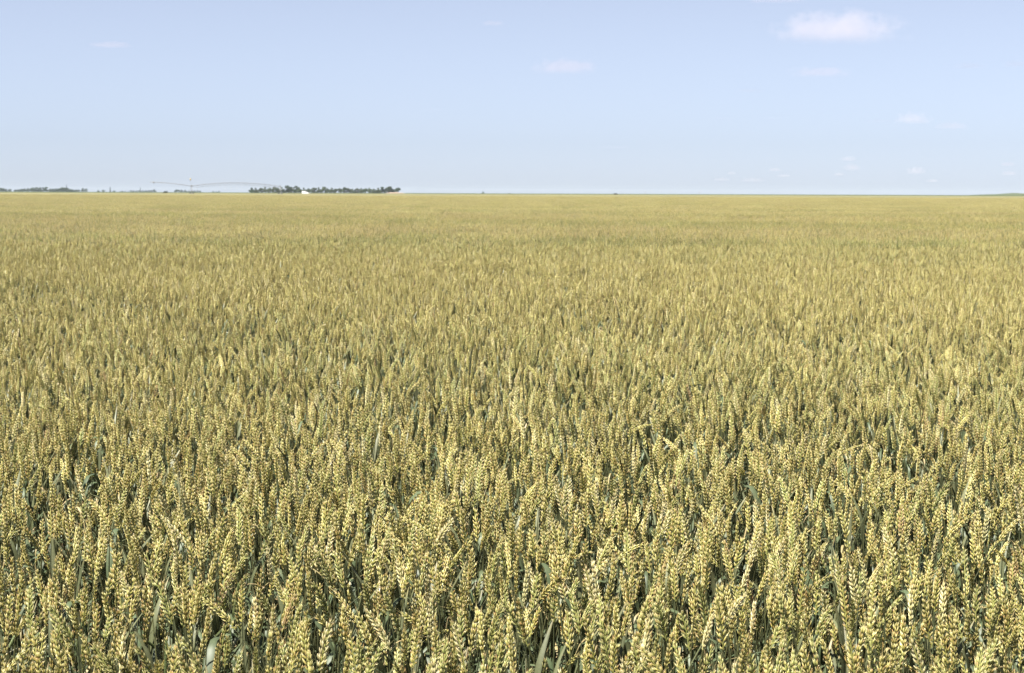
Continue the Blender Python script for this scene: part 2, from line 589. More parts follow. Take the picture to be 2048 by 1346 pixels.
def patch(seed, size, density, level, bank, ripe):
    rng = np.random.default_rng(seed)
    n = int(size * size * density)
    V, F, Mi, C, off = [], [], [], [], 0
    for _ in range(n):
        v, f, m, c = bank[rng.integers(0, len(bank))]
        a = rng.uniform(0, 2 * math.pi)
        R2 = np.array(((math.cos(a), -math.sin(a), 0), (math.sin(a), math.cos(a), 0), (0, 0, 1)))
        s = rng.normal(1.0, 0.065)
        V.append((v * s) @ R2.T + np.array((rng.uniform(-size / 2, size / 2), rng.uniform(-size / 2, size / 2), 0)))
        C.append(c * rng.uniform(0.85, 1.15) * (np.array((1.06, 1.03, 1.10)) if ripe else np.array((0.88, 0.92, 0.86))))
        F += [tuple(i + off for i in q) for q in f]
        Mi += m
        off += len(v)
    mb = MB()
    mb.v, mb.f, mb.m, mb.c, mb.n = V, F, Mi, C, off
    return mb.mesh('wheat_patch', [M_EAR, M_GREEN])

brng = np.random.default_rng(21)
BANK1 = [stalk_coarse(brng, 1) for _ in range(60)]
BANK2 = [stalk_coarse(brng, 2) for _ in range(60)]
DENS = 460.0
N1, N2, N3 = 6, 6, 3
for i in range(N1):
    add_proto(NST + i, patch(300 + i, 1.0, DENS * 0.84, 1, BANK1, i < N1 // 2))
for i in range(N2):
    add_proto(NST + N1 + i, patch(400 + i, 2.0, DENS * 0.62, 2, BANK2, i < N2 // 2))
for i in range(N3):      # 20 m tiles of dense canopy for the last kilometre
    rng = np.random.default_rng(500 + i)
    m_ = 56
    q = np.linspace(-10, 10, m_)
    zz = 0.73 + rng.normal(0, 0.035, (m_, m_))
    zz[0, :] = zz[-1, :] = zz[:, 0] = zz[:, -1] = 0.70
    mb = MB()
    v = np.array([(q[a], q[b], zz[a, b]) for a in range(m_) for b in range(m_)])
    cc = np.array((0.192, 0.168, 0.056)) * rng.normal(1, 0.16, (m_ * m_, 1))
    mb.add(v, [(a * m_ + b, (a + 1) * m_ + b, (a + 1) * m_ + b + 1, a * m_ + b + 1) for a in range(m_ - 1) for b in range(m_ - 1)], 0, cc)
    add_proto(NST + N1 + N2 + i, mb.mesh('wheat_canopy', [M_EAR]))

# ------------------------------------------------------------------ wheat: where the stalks stand
rng = np.random.default_rng(77)
Y0, Y1, Y2, Y3 = 1.9, 26.0, 62.0, 420.0
def swell(x, y):
    """gentle unevenness of the crop's height"""
    return 0.022 * np.sin(0.9 * x + 0.4 * y + 1.0) * np.sin(0.7 * y - 0.5 * x) + 0.02 * np.sin(0.23 * x + 1.7) * np.sin(0.19 * y + 0.6) + 0.008 * np.sin(3.1 * x + 2.2 * y)

def zone_at(x, y):
    """streaks of greener and riper wheat"""
    return np.sin(0.11 * x + 1.3 * np.sin(0.05 * y)) * np.sin(0.31 * y + 0.9 * np.sin(0.07 * x)) + 0.5 * np.sin(0.9 * y + 0.4 * x) * np.sin(0.35 * x + 0.8)

cell = 1 / math.sqrt(DENS)
gx = np.arange(-13.0, 13.0, cell)
gy = np.arange(Y0, Y1, cell)
X, Y = np.meshgrid(gx, gy)
X = X.ravel() + rng.uniform(-0.5, 0.5, X.size) * cell * 1.3
Y = Y.ravel() + rng.uniform(-0.5, 0.5, Y.size) * cell * 1.3
keep = (np.abs(X) < 0.39 * Y + 2.4) & (Y > Y0) & (Y < Y1)
# thin spots here and there, where leaves and shadow show between the ears
gap = np.sin(11.1 * X + 2.3 * np.sin(3.3 * Y)) * np.sin(7.3 * Y + 2.7 * np.sin(3.9 * X)) + 0.35 * np.sin(1.9 * X + 1.1 * Y)
keep &= rng.random(X.size) > np.clip((gap - 0.10) * 1.4, 0, 0.85)
X, Y = X[keep], Y[keep]
n = len(X)
wts = np.array([p[3] for p in PLAN]); wts /= wts.sum()
IDX = rng.choice(NST, n, p=wts)
# greener and riper streaks across the field
zone = zone_at(X, Y)
is_green = np.array([p[4] == 'green' for p in PLAN])
gr = np.where(is_green)[0]
swap = (zone > 0.25) & (rng.random(n) < 0.22)
IDX[swap] = rng.choice(gr, swap.sum())
go_ = np.array([i for i, p in enumerate(PLAN) if p[4] == 'upright'])
swap = (zone < -0.2) & is_green[IDX]
IDX[swap] = rng.choice(go_, swap.sum())
ROT = np.c_[rng.normal(0, R(3.8), n), rng.normal(0, R(3.8), n), rng.uniform(0, 2 * math.pi, n)]
SCL = (0.985 + swell(X, Y)) * rng.normal(1.0, 0.06, n)
SCL = np.clip(SCL, 0.80, 1.13)

# the stalks that show largest: the nearest ones whose ear stands in the frame
CMi = np.array(CAM_M.transposed())
tipz = 0.74 * SCL
rel = np.c_[X, Y, tipz - CAM_Z] @ CMi.T
pxs = W_PX / 2 + F_PX * rel[:, 0] / -rel[:, 2]
pys = H_PX / 2 - F_PX * rel[:, 1] / -rel[:, 2]
cand = np.where((pxs > -5) & (pxs < W_PX + 5) & (pys < H_PX + 15))[0]
cand = cand[np.argsort(Y[cand])]

# hand-placed stalks seen in the photograph: ear tip pixel, lean (deg, negative = to the left), look, leafy
SPECIAL = [((322, 1032), -48, 'pale', False), ((815, 1040), -62, 'gold', False), ((782, 1068), -50, 'gold', False),
           ((1765, 968), 38, 'gold', False), ((1282, 1296), -46, 'gold', False), ((180, 1000), -42, 'gold', False),
           ((1345, 1268), 6, 'gold', True), ((1058, 1128), 3, 'pale', False), ((1425, 1232), 12, 'pale', False),
           ((505, 938), 8, 'pale', False), ((590, 1192), 24, 'rusty', False), ((1335, 1118), 22, 'rusty', False),
           ((905, 1040), 34, 'pale', False), ((735, 1222), -34, 'pale', False), ((2035, 1040), 50, 'gold', False),
           ((470, 1142), 30, 'rusty', False), ((1290, 1090), 78, 'gold', False), ((1490, 1190), 38, 'pale', False),
           ((840, 1240), 6, 'gold', True), ((1560, 1190), -5, 'green', True), ((120, 1235), 4, 'green', True),
           ((1640, 1040), 4, 'gold', True), ((700, 1265), -8, 'gold', True)]
N_SPLIT = 110
N_IND = 300 - len(SPECIAL)
chosen = cand[:N_IND]
rest = np.ones(n, bool)
rest[chosen] = False
rest[SCL < 0] = False

# patches further out
def grid(y0, y1, size):
    out = []
    y = y0 + size / 2
    while y < y1:
        hw = 0.46 * y + 4.0
        k = int(math.ceil(hw / size))
        for i in range(-k, k + 1):
            out.append((i * size, y))
        y += size
    return np.array(out)

PX, PY, PR, PS, PI_ = [X[rest]], [Y[rest]], [ROT[rest]], [SCL[rest]], [IDX[rest]]
for (ya, yb, size, first, cnt, jit) in ((Y1, Y2, 1.0, NST, N1, 0.12), (Y2, Y3, 2.0, NST + N1, N2, 0.3), (Y3, WHEAT_END, 20.0, NST + N1 + N2, N3, 0.0)):
    g = grid(ya, yb, size)
    m = len(g)
    PX.append(g[:, 0] + rng.uniform(-jit, jit, m))
    PY.append(g[:, 1] + rng.uniform(-jit, jit, m))
    PR.append(np.c_[np.zeros(m), np.zeros(m), rng.integers(0, 4, m) * math.pi / 2])
    PS.append((0.985 + swell(g[:, 0], g[:, 1])) * rng.normal(1.0, 0.012, m) if jit else np.ones(m))
    half = cnt // 2
    green_here = zone_at(g[:, 0], g[:, 1]) + rng.normal(0, 0.35, m) > 0.15
    PI_.append(first + (rng.integers(0, half, m) + half * green_here if jit else rng.integers(0, cnt, m)))
PX, PY, PR, PS, PI_ = [np.concatenate(a) for a in (PX, PY, PR, PS, PI_)]
me = bpy.data.meshes.new('wheat_crop')
me.from_pydata(np.c_[PX, PY, np.zeros(len(PX))].tolist(), [], [])
a = me.attributes.new('turn', 'FLOAT_VECTOR', 'POINT'); a.data.foreach_set('vector', PR.astype(np.float32).ravel())
a = me.attributes.new('size', 'FLOAT', 'POINT'); a.data.foreach_set('value', PS.astype(np.float32))
a = me.attributes.new('which', 'INT', 'POINT'); a.data.foreach_set('value', PI_.astype(np.int32))
crop = link('wheat_crop', me, kind='stuff', label='ripening wheat crop filling the field to the horizon', category='wheat')
ng = bpy.data.node_groups.new('wheat_sowing', 'GeometryNodeTree')
ng.interface.new_socket('Geometry', in_out='INPUT', socket_type='NodeSocketGeometry')
ng.interface.new_socket('Geometry', in_out='OUTPUT', socket_type='NodeSocketGeometry')
gi = ng.nodes.new('NodeGroupInput'); go = ng.nodes.new('NodeGroupOutput')
iop = ng.nodes.new('GeometryNodeInstanceOnPoints')
ci = ng.nodes.new('GeometryNodeCollectionInfo')
ci.inputs['Collection'].default_value = proto
ci.inputs['Separate Children'].default_value = True
ci.inputs['Reset Children'].default_value = True
def named(nm, ty):
    nd = ng.nodes.new('GeometryNodeInputNamedAttribute')
    nd.data_type = ty
    nd.inputs['Name'].default_value = nm
    return nd.outputs['Attribute']
iop.inputs['Pick Instance'].default_value = True
ng.links.new(gi.outputs[0], iop.inputs['Points'])
ng.links.new(ci.outputs[0], iop.inputs['Instance'])
ng.links.new(named('which', 'INT'), iop.inputs['Instance Index'])
ng.links.new(named('turn', 'FLOAT_VECTOR'), iop.inputs['Rotation'])
ng.links.new(named('size', 'FLOAT'), iop.inputs['Scale'])
ng.links.new(iop.outputs[0], go.inputs[0])
md = crop.modifiers.new('sowing', 'NODES')
md.node_group = ng

# ------------------------------------------------------------------ the stalks of the front rows, one by one
KIND_LABEL = {
    'upright': 'upright golden wheat stalk with a plump ear in the front rows',
    'tall': 'tall golden wheat stalk whose ear rises above its neighbours in the front rows',
    'short': 'short golden wheat stalk whose ear sits below its neighbours in the front rows',
    'tilted': 'straight golden wheat stalk tilted against its neighbours in the front rows',
    'green': 'wheat stalk with a still greenish ear in the front rows',
    'tall green': 'tall wheat stalk whose still greenish ear rises above its neighbours in the front rows',
    'short green': 'short wheat stalk whose still greenish ear sits below its neighbours in the front rows',
    'leaning': 'wheat stalk whose golden ear leans over in the front rows',
    'drooping': 'wheat stalk whose golden ear hangs right down in the front rows',
    'rusty': 'wheat stalk with a rusty brown ear in the front rows',
    'pale': 'wheat stalk with a pale cream yellow ear in the front rows',
    'leafy': 'wheat stalk with a broad arching green flag leaf in the front rows'}

def stand_stalk(st, kind, loc, rot, scl, split):
    if kind == 'upright':
        tilt = math.hypot(rot[0], rot[1])
        kind = 'tall' if scl > 1.035 else 'short' if scl < 0.93 else 'tilted' if tilt > R(5.5) else 'upright'
    if kind == 'green' and (scl > 1.02 or scl < 0.95):
        kind = 'tall green' if scl > 1.0 else 'short green'
    root = link('wheat_stalk', None, label=KIND_LABEL[kind], category='wheat', group='wheat stalks of the front rows: ' + kind)
    root.empty_display_size = 0.02
    root.location = loc
    root.rotation_euler = rot
    root.scale = (scl, scl, scl)
    link('stem', st['stem_me'], root)
    for lm in st['leaf_me']:
        link('leaf', lm, root)
    if split:
        e = link('ear', st['rachis_me'], root)
        for vi, M in st['spk']:
            s = link('spikelet', SPIKE_ME[st['look']][vi], e)
            s.matrix_local = M
    else:
        link('ear', st['ear_me'], root)
    return root

for q, i in enumerate(chosen):
    stand_stalk(STALKS[IDX[i]], PLAN[IDX[i]][4], (X[i], Y[i], 0), tuple(ROT[i]), float(SCL[i]), q < N_SPLIT)
for q, (tp, lean, lk, leafy) in enumerate(SPECIAL):
    st = make_stalk(900 + q, R(abs(lean)) * 0.85, lk, leafy, length=0.765 + 0.08 * min(1, abs(lean) / 60))
    st['stem_me'] = st['stem'].mesh('stem', [M_EAR, M_GREEN])
    st['leaf_me'] = [l.mesh('leaf', [M_EAR, M_GREEN]) for l in st['leaves']]
    st['ear_me'] = ear_joined(st).mesh('ear', [M_EAR, M_GREEN])
    st['rachis_me'] = st['rachis'].mesh('ear', [M_EAR, M_GREEN])
    ztip = st['tip'].z
    d = ray(*tp)
    dist = (ztip - CAM_Z) / d.z
    rz = 0.15 if lean >= 0 else math.pi - 0.15
    off = Matrix.Rotation(rz, 3, 'Z') @ st['tip']
    kind = 'leafy' if leafy else {'pale': 'pale', 'rusty': 'rusty', 'green': 'green'}.get(lk, 'drooping' if abs(lean) > 55 else 'leaning' if abs(lean) > 18 else 'upright')
    stand_stalk(st, kind, (d.x * dist - off.x, dist - off.y, 0), (0, 0, rz), 1.0, tp[1] > 1180)

# ------------------------------------------------------------------ foxtail grass among the wheat
def make_foxtail(seed, bend):
    rng = np.random.default_rng(seed)
    n = 18
    L = 0.66
    p = np.zeros(3); pts = [p]
    for i in range(n):
        s = (i + .5) / n
        t = R(3) + bend * max(0, (s - .7) / .3) ** 2
        p = p + np.array((math.sin(t), 0, math.cos(t))) * L / n
        pts.append(p)
    stem = MB(); tube(stem, pts, 0.0009, 4, 1, (0.10, 0.15, 0.05), caps=False)
    head = MB()
    hp = [p]
    for i in range(10):
        t = R(3) + bend * (1 + 0.05 * i)
        p = p + np.array((math.sin(t), 0, math.cos(t))) * 0.0075
        hp.append(p)
    hp = np.array(hp)
    tube(head, hp, [0.001] + [0.0026] * 8 + [0.002, 0.0005], 6, 1, (0.10, 0.12, 0.045), caps=False)
    for i in range(240):      # bristly seeds all round
        u = rng.uniform(0.3, 9.7)
        b = hp[int(u)] * (1 - u % 1) + hp[int(u) + 1] * (u % 1)
        ax = hp[min(10, int(u) + 1)] - hp[int(u)]
        ax /= np.linalg.norm(ax)
        r_ = rng.normal(0, 1, 3); r_ -= ax * r_.dot(ax); r_ /= np.linalg.norm(r_)
        w_ = np.cross(ax, r_) * 0.0007
        b = b + r_ * 0.0018
        head.add([b - w_, b + w_, b + r_ * 0.0022 + ax * 0.003], [(0, 1, 2)], 1, np.array((0.15, 0.18, 0.06)) * rng.uniform(0.8, 1.5))
    lf = leaf_arrays(rng, pts[9], rng.uniform(0, 6), 0.15, 0.006, R(25), R(100), 0.0)
    return [('stem', stem.mesh('stem', [M_EAR, M_GREEN])), ('seed_head', head.mesh('seed_head', [M_EAR, M_GREEN], False)), ('leaf', lf.mesh('leaf', [M_EAR, M_GREEN]))], p

FOX = [((477, 1165), 2), ((482, 1228), 1), ((170, 1222), 0), ((52, 1238), 1), ((332, 1280), 2), ((1298, 1160), 0), ((1515, 1085), 1), ((545, 930), 0), ((1430, 1010), 1), ((1765, 1295), 2), ((265, 1265), 1), ((1000, 1290), 2)]
FKIND = [make_foxtail(60, R(12)), make_foxtail(61, R(40)), make_foxtail(62, R(6))]
for q, (tp, k) in enumerate(FOX):
    parts, tip = FKIND[k]
    d = ray(*tp)
    dist = (tip[2] * 1.02 - CAM_Z) / d.z
    rz = 0.4 * q
    off = Matrix.Rotation(rz, 3, 'Z') @ Vector(tip)
    root = link('foxtail_weed', None, category='weed', group='foxtails in the wheat',
                label='thin dark green foxtail head curving over between the wheat ears' if k == 1 else 'thin dark green foxtail head standing straight between the wheat ears')
    root.location = (d.x * dist - off.x, dist - off.y, 0)
    root.rotation_euler = (0, 0, rz)
    root.scale = (1.02,) * 3
    for nm, m_ in parts:
        link(nm, m_, root)

# ------------------------------------------------------------------ trees on the horizon
def foliage(rng, blobs, nleaf, size, c0):
    """leaf-sized faces spread through a few overlapping clumps"""
    V, F, C = [], [], []
    tot = sum(b[3] ** 2 for b in blobs)
    for (x, y, z, r, rz_) in blobs:
        k = int(nleaf * r * r / tot)
        shade = rng.uniform(0.8, 1.2)
        for _ in range(k):
            d = rng.normal(0, 1, 3); d /= np.linalg.norm(d)
            rad = r * rng.uniform(0.55, 1.05)
            c = np.array((x, y, z)) + d * np.array((rad, rad, rad * rz_))
            u = rng.normal(0, 1, 3); u /= np.linalg.norm(u)
            w = np.cross(u, rng.normal(0, 1, 3)); w /= np.linalg.norm(w)
            s = size * rng.uniform(0.6, 1.3)
            i = len(V)
            V += [c - u * s, c + w * s * .6, c + u * s, c - w * s * .6]
            F.append((i, i + 1, i + 2, i + 3))
            C += [np.array(c0) * shade * rng.uniform(0.75, 1.25)] * 4
    mb = MB(); mb.add(V, F, 0, np.array(C))
    return mb

def tree_kind(seed, kind):
    rng = np.random.default_rng(seed)
    trunk = MB()
    if kind == 'conifer':
        H = 8.5
        tube(trunk, [(0, 0, 0), (0.05, 0, H * .5), (0, 0.05, H * .97)], [0.22, 0.14, 0.03], 6, 0)
        blobs = []
        for i in range(9):
            t = i / 8
            for k in range(4):
                a = rng.uniform(0, 6.28)
                rr_ = (1 - t) * 1.25
                blobs.append((math.cos(a) * rr_, math.sin(a) * rr_, 1.2 + t * (H - 1.6), 0.35 + 0.75 * (1 - t), 0.8))
        crown = foliage(rng, blobs, 900, 0.36, (0.035, 0.060, 0.030))
    elif kind == 'spire':
        H = 9.5
        tube(trunk, [(0, 0, 0), (0.05, 0, H * .5), (0, 0, H * .97)], [0.2, 0.13, 0.03], 6, 0)
        blobs = [(rng.normal(0, .2), rng.normal(0, .2), 0.8 + i * (H - 1.2) / 11, 0.95 * (1 - 0.5 * i / 11), 1.2) for i in range(12)]
        crown = foliage(rng, blobs, 700, 0.34, (0.035, 0.055, 0.030))
    else:
        H = rng.uniform(7.0, 8.4)
        tube(trunk, [(0, 0, 0), (0.1, 0, 1.6), (0.0, 0.2, 3.6), (0.2, 0.1, H * .8)], [0.28, 0.21, 0.15, 0.04], 7, 0)
        blobs = []
        for i in range(8):
            a = i * 2.4 + rng.uniform(-.4, .4)
            rr_ = rng.uniform(0.8, 2.3)
            z = rng.uniform(2.4, H - 1.3)
            e = np.array((math.cos(a) * rr_, math.sin(a) * rr_, z))
            tube(trunk, [(0, .1, 1.7 + 0.25 * i * .6), e * np.array((.5, .5, .8)), e], [0.10, 0.07, 0.02], 5, 0)
            blobs.append((e[0], e[1], e[2], rng.uniform(1.0, 1.7), 0.8))
        blobs.append((0, 0, H - 1.2, 1.3, 0.9))
        c0 = (0.075, 0.10, 0.052) if kind == 'grey' else (0.042, 0.072, 0.034)
        crown = foliage(rng, blobs, 1000, 0.36, c0)
    return trunk.mesh('trunk', [M_BARK]), crown.mesh('crown', [M_TREE], False), H

TK = {'grey': [tree_kind(40 + i, 'grey') for i in range(4)], 'dark': [tree_kind(50 + i, 'dark') for i in range(4)],
      'conifer': [tree_kind(57 + i, 'conifer') for i in range(3)], 'spire': [tree_kind(65, 'spire')]}
prnd = random.Random(9)

def plant(kind, px, top, dist, label, group, wide=1.0, name=None):
    tm, cm, H = prnd.choice(TK[kind])
    base = at(px, 386.0, dist)
    top_z = at(px, top, dist).z
    s = max(0.15, (top_z - 0.0) / H)
    root = link(name or {'grey': 'broadleaf_tree', 'dark': 'broadleaf_tree', 'conifer': 'conifer_tree', 'spire': 'spire_tree'}[kind], None, label=label, category='tree', group=group)
    root.location = (base.x, dist, 0)
    root.rotation_euler = (0, 0, prnd.uniform(0, 6.28))
    root.scale = (s * wide, s * wide, s)
    link('trunk', tm, root)
    link('crown', cm, root)

# the dense windbreak behind the irrigation machine (pixel, top row, kind)
px = 503.0
DARK_AT = (503, 576, 592, 764, 781, 796)
G_TOP = {503: 375, 576: 370.5, 592: 371.5, 764: 373.5, 781: 372.5, 796: 375}
k = 0
while px < 800:
    near = [d for d in DARK_AT if abs(d - px) < 5]
    if near:
        plant('dark', near[0], G_TOP[near[0]], 2000 + prnd.uniform(-6, 6), 'dark green tree standing out of the windbreak beside the white van' if near[0] in (576, 592) else 'dark green bushy tree at the end of the windbreak', 'dark trees of the windbreak', 1.25)
    elif not (599 < px < 606):
        plant('grey', px, prnd.uniform(373.0, 376.5) + (0.8 if px > 650 else 0), 2000 + prnd.uniform(-14, 14), 'grey green broadleaf tree in the dense windbreak behind the field', 'grey green trees of the windbreak', prnd.uniform(1.0, 1.35))
    px += prnd.uniform(7.5, 10.5)
# a second, lower row fills the windbreak between the trunks
px = 506.0
while px < 798:
    if not (600 < px < 606):
        plant('grey' if prnd.random() < .6 else 'dark', px, prnd.uniform(377.5, 379.5), 2020 + prnd.uniform(-6, 6), 'low tree filling the gaps of the windbreak behind the taller trees', 'understorey of the windbreak', 1.9)
    px += prnd.uniform(9, 12)

# the far treeline at the left: (from, to, top left, top right)
for (xa, xb, ta, tb) in ((-14, 12, 375.5, 376), (12, 26, 377.5, 378), (30, 44, 379, 378.5), (44, 66, 377, 375.5), (66, 97, 375, 373.5), (101, 124, 376.5, 376), (124, 140, 374.5, 375.5), (140, 155, 377.5, 379), (158, 163, 379, 379), (166, 176, 376.5, 377)):
    x = xa
    while x < xb:
        t = (x - xa) / (xb - xa)
        plant('dark', x, ta + (tb - ta) * t + prnd.uniform(-.8, .8), 3300 + prnd.uniform(-60, 60), 'bluish dark tree of the far treeline', 'trees of the far treeline', prnd.uniform(1.1, 1.6))
        x += prnd.uniform(5, 8)
x = -12.0
while x < 158:                                 # lower trees close the strip
    if not 26 < x < 30:
        plant('dark', x, prnd.uniform(378.0, 380.0), 3380 + prnd.uniform(-40, 40), 'low bluish tree closing the gaps of the far treeline', 'low trees of the far treeline', prnd.uniform(2.0, 2.8))
    x += prnd.uniform(5, 7.5)
for (x, top, kd, lb, wd) in ((133, 370, 'spire', 'thin spire tree rising above the far treeline', 0.6), (220.5, 374, 'spire', 'narrow dark spire tree standing alone on the horizon', 1.1),
                             (197, 380, 'dark', 'small dark round tree near the narrow spire tree', 1.6), (207, 379.5, 'dark', 'pair of low round trees beside the narrow spire tree', 1.8),
                             (228, 381, 'dark', 'very low bush right of the narrow spire tree', 2.4), (281, 375, 'spire', 'slim pale spire tree above the low hedge', 0.7),
                             (966, 382.5, 'dark', 'small dark tree alone on the open horizon', 1.2), (1019, 386, 'dark', 'tiny dark bush on the open horizon', 2.0)):
    plant(kd, x, top, 3100, lb, 'lone trees on the horizon', wd)
for (xa, xb, ta) in ((262, 286, 380.5), (292, 312, 379.5), (352, 372, 379.5), (378, 404, 380.5), (426, 440, 382), (240, 260, 382)):
    x = xa
    while x < xb:
        plant('dark', x, ta + prnd.uniform(-.6, 1.0), 3200 + prnd.uniform(-50, 50), 'low bluish tree behind the irrigation machine', 'low trees behind the irrigation machine', prnd.uniform(1.3, 1.9))
        x += prnd.uniform(4.5, 7)
# two dark bushes at the end of the wheat
def bush(px_, top, dist, wpx, label):
    rng = np.random.default_rng(int(px_))
    z = at(px_, top, dist).z
    w = wpx * dist / F_PX
    blobs = [(rng.uniform(-.3, .3) * w, rng.uniform(-.3, .3) * w, z * rng.uniform(.35, .7), z * .34, 0.8) for _ in range(7)]
    root = link('bush', None, label=label, category='bush')
    root.location = (at(px_, top, dist).x, dist, 0)
    tr = MB()
    for b in blobs[:4]:
        tube(tr, [(0, 0, 0), (b[0] * .6, b[1] * .6, b[2] * .6), (b[0], b[1], b[2])], [.06, .04, .02], 5)
    link('stem', tr.mesh('stem', [M_BARK]), root)
    link('foliage', foliage(rng, blobs, 700, .2, (0.035, .05, .025)).mesh('foliage', [M_TREE], False), root)
bush(330, 381.3, WHEAT_END + 12, 11, 'dark rounded bush left of the irrigation tower at the field end')
bush(1231, 385.5, WHEAT_END + 12, 7, 'small dark bush on the bare part of the horizon')

# ------------------------------------------------------------------ poles
def pole(px_, top, dist, mat, label, cross):
    z = at(px_, top, dist).z
    x = at(px_, top, dist).x
    root = link('utility_pole', None, label=label, category='pole')
    root.location = (x, dist, 0)
    m_ = MB(); tube(m_, [(0, 0, 0), (0, 0, z)], [0.22, 0.15], 8)
    link('post', m_.mesh('post', [mat]), root)
    if cross:
        m_ = MB(); box(m_, (0, 0, z - .7), (2.4, .14, .16))
        link('crossarm', m_.mesh('crossarm', [mat]), root)
        for s in (-1, 0, 1):
            m_ = MB(); tube(m_, [(s * 1.05, 0, z - .62), (s * 1.05, 0, z - .45), (s * 1.05, 0, z - .32)], [.05, .08, .04], 6)
            link('insulator', m_.mesh('insulator', [M_PALEPOLE]), root)
pole(97.5, 373.5, 1900, M_PALEPOLE, 'pale pole in front of the far treeline', False)
pole(1291, 383.0, 2300, M_WOOD, 'wooden utility pole right of the small dark bush', True)
pole(1399, 383.5, 2500, M_WOOD, 'faint wooden utility pole on the open horizon away from the bush', True)

# ------------------------------------------------------------------ red earth bank at the end of the windbreak
mb = MB()
c = at(790, 385, 1500)
V = []
for j in range(5):
    for i in range(24):
        u, v = i / 23 * 2 - 1, j / 4 * 2 - 1
        V.append((c.x + u * 10, 1500 + v * 5, 0.9 + 1.25 * (1 - u * u) * (1 - v * v) * (1 + .15 * math.sin(11 * u))))
mb.add(V, [(j * 24 + i, j * 24 + i + 1, (j + 1) * 24 + i + 1, (j + 1) * 24 + i) for j in range(4) for i in range(23)])
link('earth_bank', mb.mesh('earth_bank', [M_REDEARTH]), kind='structure')

# ------------------------------------------------------------------ white van at the end of the field
def van():
    D = WHEAT_END + 8
    c = at(611, 386, D)
    root = link('white_van', None, label='small white van parked at the far end of the wheat in front of the windbreak', category='van')
    root.location = (c.x, D, 0.0)
    prof = [(-2.6, .45), (-2.6, 2.35), (-2.45, 2.6), (0.6, 2.55), (1.5, 1.75), (2.45, 1.45), (2.6, 1.2), (2.6, .45)]
    m_ = MB()
    V = [(x, s * .95 * (0.92 if z > 2 else 1), z) for s in (-1, 1) for x, z in prof]
    k_ = len(prof)
    F = [tuple(range(k_)), tuple(range(2 * k_ - 1, k_ - 1, -1))] + [(i, k_ + i, k_ + (i + 1) % k_, (i + 1) % k_) for i in range(k_)]
    m_.add(V, F)
    link('body', m_.mesh('body', [M_WHITE], False), root)
    m_ = MB(); m_.add([(0.68, -.82, 2.5), (0.68, .82, 2.5), (1.47, .85, 1.81), (1.47, -.85, 1.81)], [(0, 1, 2, 3)])
    for v in m_.v: v += np.array((.02, 0, .02))
    link('windscreen', m_.mesh('windscreen', [M_GLASSD]), root)
    m_ = MB(); box(m_, (0.35, -.955, 1.95), (.8, .02, .55)); link('side_window', m_.mesh('side_window', [M_GLASSD]), root)
    for x in (-1.6, 1.7):
        for s in (-.85, .85):
            m_ = MB(); tube(m_, [(x, s - .1, .34), (x, s + .1, .34)], .34, 14); w = link('wheel', m_.mesh('wheel', [M_RUBBER]), root)
            m_ = MB(); tube(m_, [(x, s - .11, .34), (x, s + .11, .34)], .19, 10); link('rim', m_.mesh('rim', [M_GALV]), w)
    for s in (-.65, .65):
        m_ = MB(); box(m_, (2.6, s, 1.0), (.06, .3, .2)); link('headlight', m_.mesh('headlight', [M_GLASSD]), root)
van()

